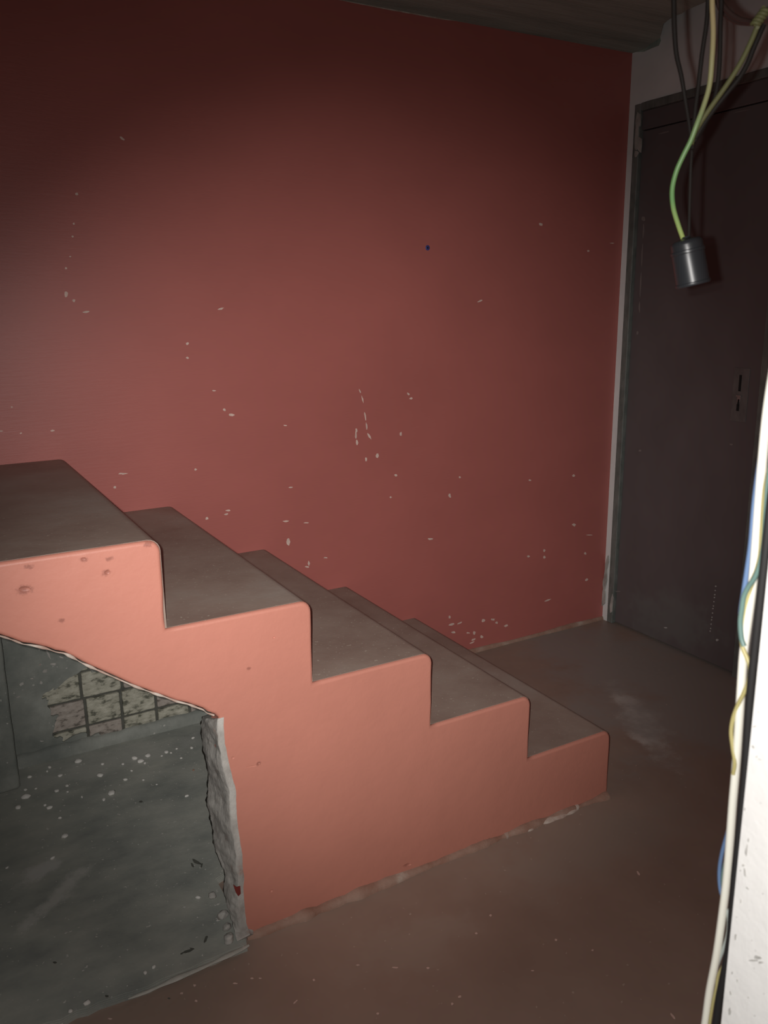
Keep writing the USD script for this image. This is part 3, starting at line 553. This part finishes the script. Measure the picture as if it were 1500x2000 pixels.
# ------------------------------------------------------------------ rubble and crumbs
CR = [(153,1486,14),(97,1498,9),(92,1506,6),(118,1514,9),(200,1492,7),(196,1513,13),(58,1517,9),(51,1555,17),(36,1576,11),(88,1572,6),(97,1577,11),(117,1597,7),(131,1534,7),(111,1544,9),(132,1546,5),
      (50,1542,7),(218,1548,15),(203,1561,8),(263,1480,12),(275,1486,13),(289,1475,12),(283,1490,7),(325,1468,9),(334,1470,5),(377,1441,7),(374,1460,8),(354,1480,6),(280,1523,5),(365,1554,8),(306,1532,4),
      (126,1632,12),(103,1675,9),(14,1694,6),(257,1505,6),(245,1522,9),(387,1752,11),(300,1888,8),(284,1899,9),(170,1958,13),(138,1974,9),(240,1492,6),(316,1476,5),(345,1462,5),(160,1556,6),(70,1540,5)]
OWN = {(51,1555): 'largest pale cement crumb, close to the foot of the grey pier', (153,1486): 'elongated pale crumb at the wall foot below the exposed blocks',
       (126,1632): 'lone pale crumb on the open grey floor, above the dust smears', (103,1675): 'lone pale crumb just above the upper dust smear', (387,1752): 'lone pale crumb left of the topmost jamb lump',
       (170,1958): 'pale crumb at the front edge of the grey floor, right one of two', (138,1974): 'pale crumb at the front edge of the grey floor, left one of two', (14,1694): 'tiny pale crumb at the far left of the grey floor beside the dust smear',
       (300,1888): 'pale crumb near the front edge of the grey floor, upper of two', (284,1899): 'pale crumb near the front edge of the grey floor, lower of two', (365,1554): 'lone pale crumb left of the middle of the broken jamb',
       (36,1576): 'pale crumb lower left of the largest one by the pier', (377,1441): 'pale crumb in the back right corner of the grey floor, upper of two', (374,1460): 'pale crumb in the back right corner of the grey floor, lower of two'}
for i, (px, py, l) in enumerate(CR):
    c = on((px, py + l * .2), 2, .012); sz = l / 2 * np.linalg.norm(c - EYE) / FOC * .95
    if c[1] > YA - .026: c = np.array([c[0], YA - .028, c[2]])
    obj('cement_crumb', lump(c, sz, i + 1, .6, 1), 'crumb', None, smooth=50, label=OWN.get((px, py), 'small pale cement crumb lying on the grey floor under the stairs'), cat='crumb', group=None if (px, py) in OWN else 'cement crumbs on the alcove floor', loc=c)
c = on((378, 1505), 2, .012)
obj('brick_crumb', lump(c, .0038, 77, .7, 1), 'mortar_stain', None, label='tiny orange brick crumb near the broken jamb', cat='crumb', loc=c)
for px, py, l, lab in ((438,1744,14,'pale mortar lump at the jamb foot, topmost of four'),(441,1790,20,'mortar lump at the jamb foot, second from the top'),(444,1814,15,'mortar lump at the jamb foot, third from the top'),(447,1838,20,'mortar lump at the jamb foot, lowest and nearest the red floor')):
    c = on((px, py), 2, .012); c[0] = min(c[0], XJ - .006)
    obj('mortar_lump', lump(c, l / 2 * np.linalg.norm(c - EYE) / FOC, px, .9), 'raw_mortar', None, smooth=50, label=lab, cat='mortar lump', group='mortar lumps at the jamb foot', loc=c)
FL = [(459,1921,12,3,0),(492,1911,8,3,0),(508,1911,7,3,0),(613,1914,6,5,0),(577,1957,12,3,-45),(738,1980,7,5,0),(771,1890,14,3,0),(699,1885,8,3,0),(836,1891,7,4,0),(883,1961,6,5,0),(898,1947,7,5,0),(958,1788,5,5,0),(930,1823,6,4,0),(1086,1836,6,5,0),
      (1157,1856,5,4,0),(1247,1706,11,4,60),(1314,1985,17,5,55),(1040,1896,8,2,0),(355,1940,8,4,0),(380,1925,6,5,0),(383,1955,6,5,0),(215,1990,10,3,0)]
tag(obj('floor_flecks', flakes(FL, 2, 0, (0, 0, 1), .0006, 33), 'chip'), 'pale specks of plaster scattered on the red-brown floor', 'specks', kind='stuff')
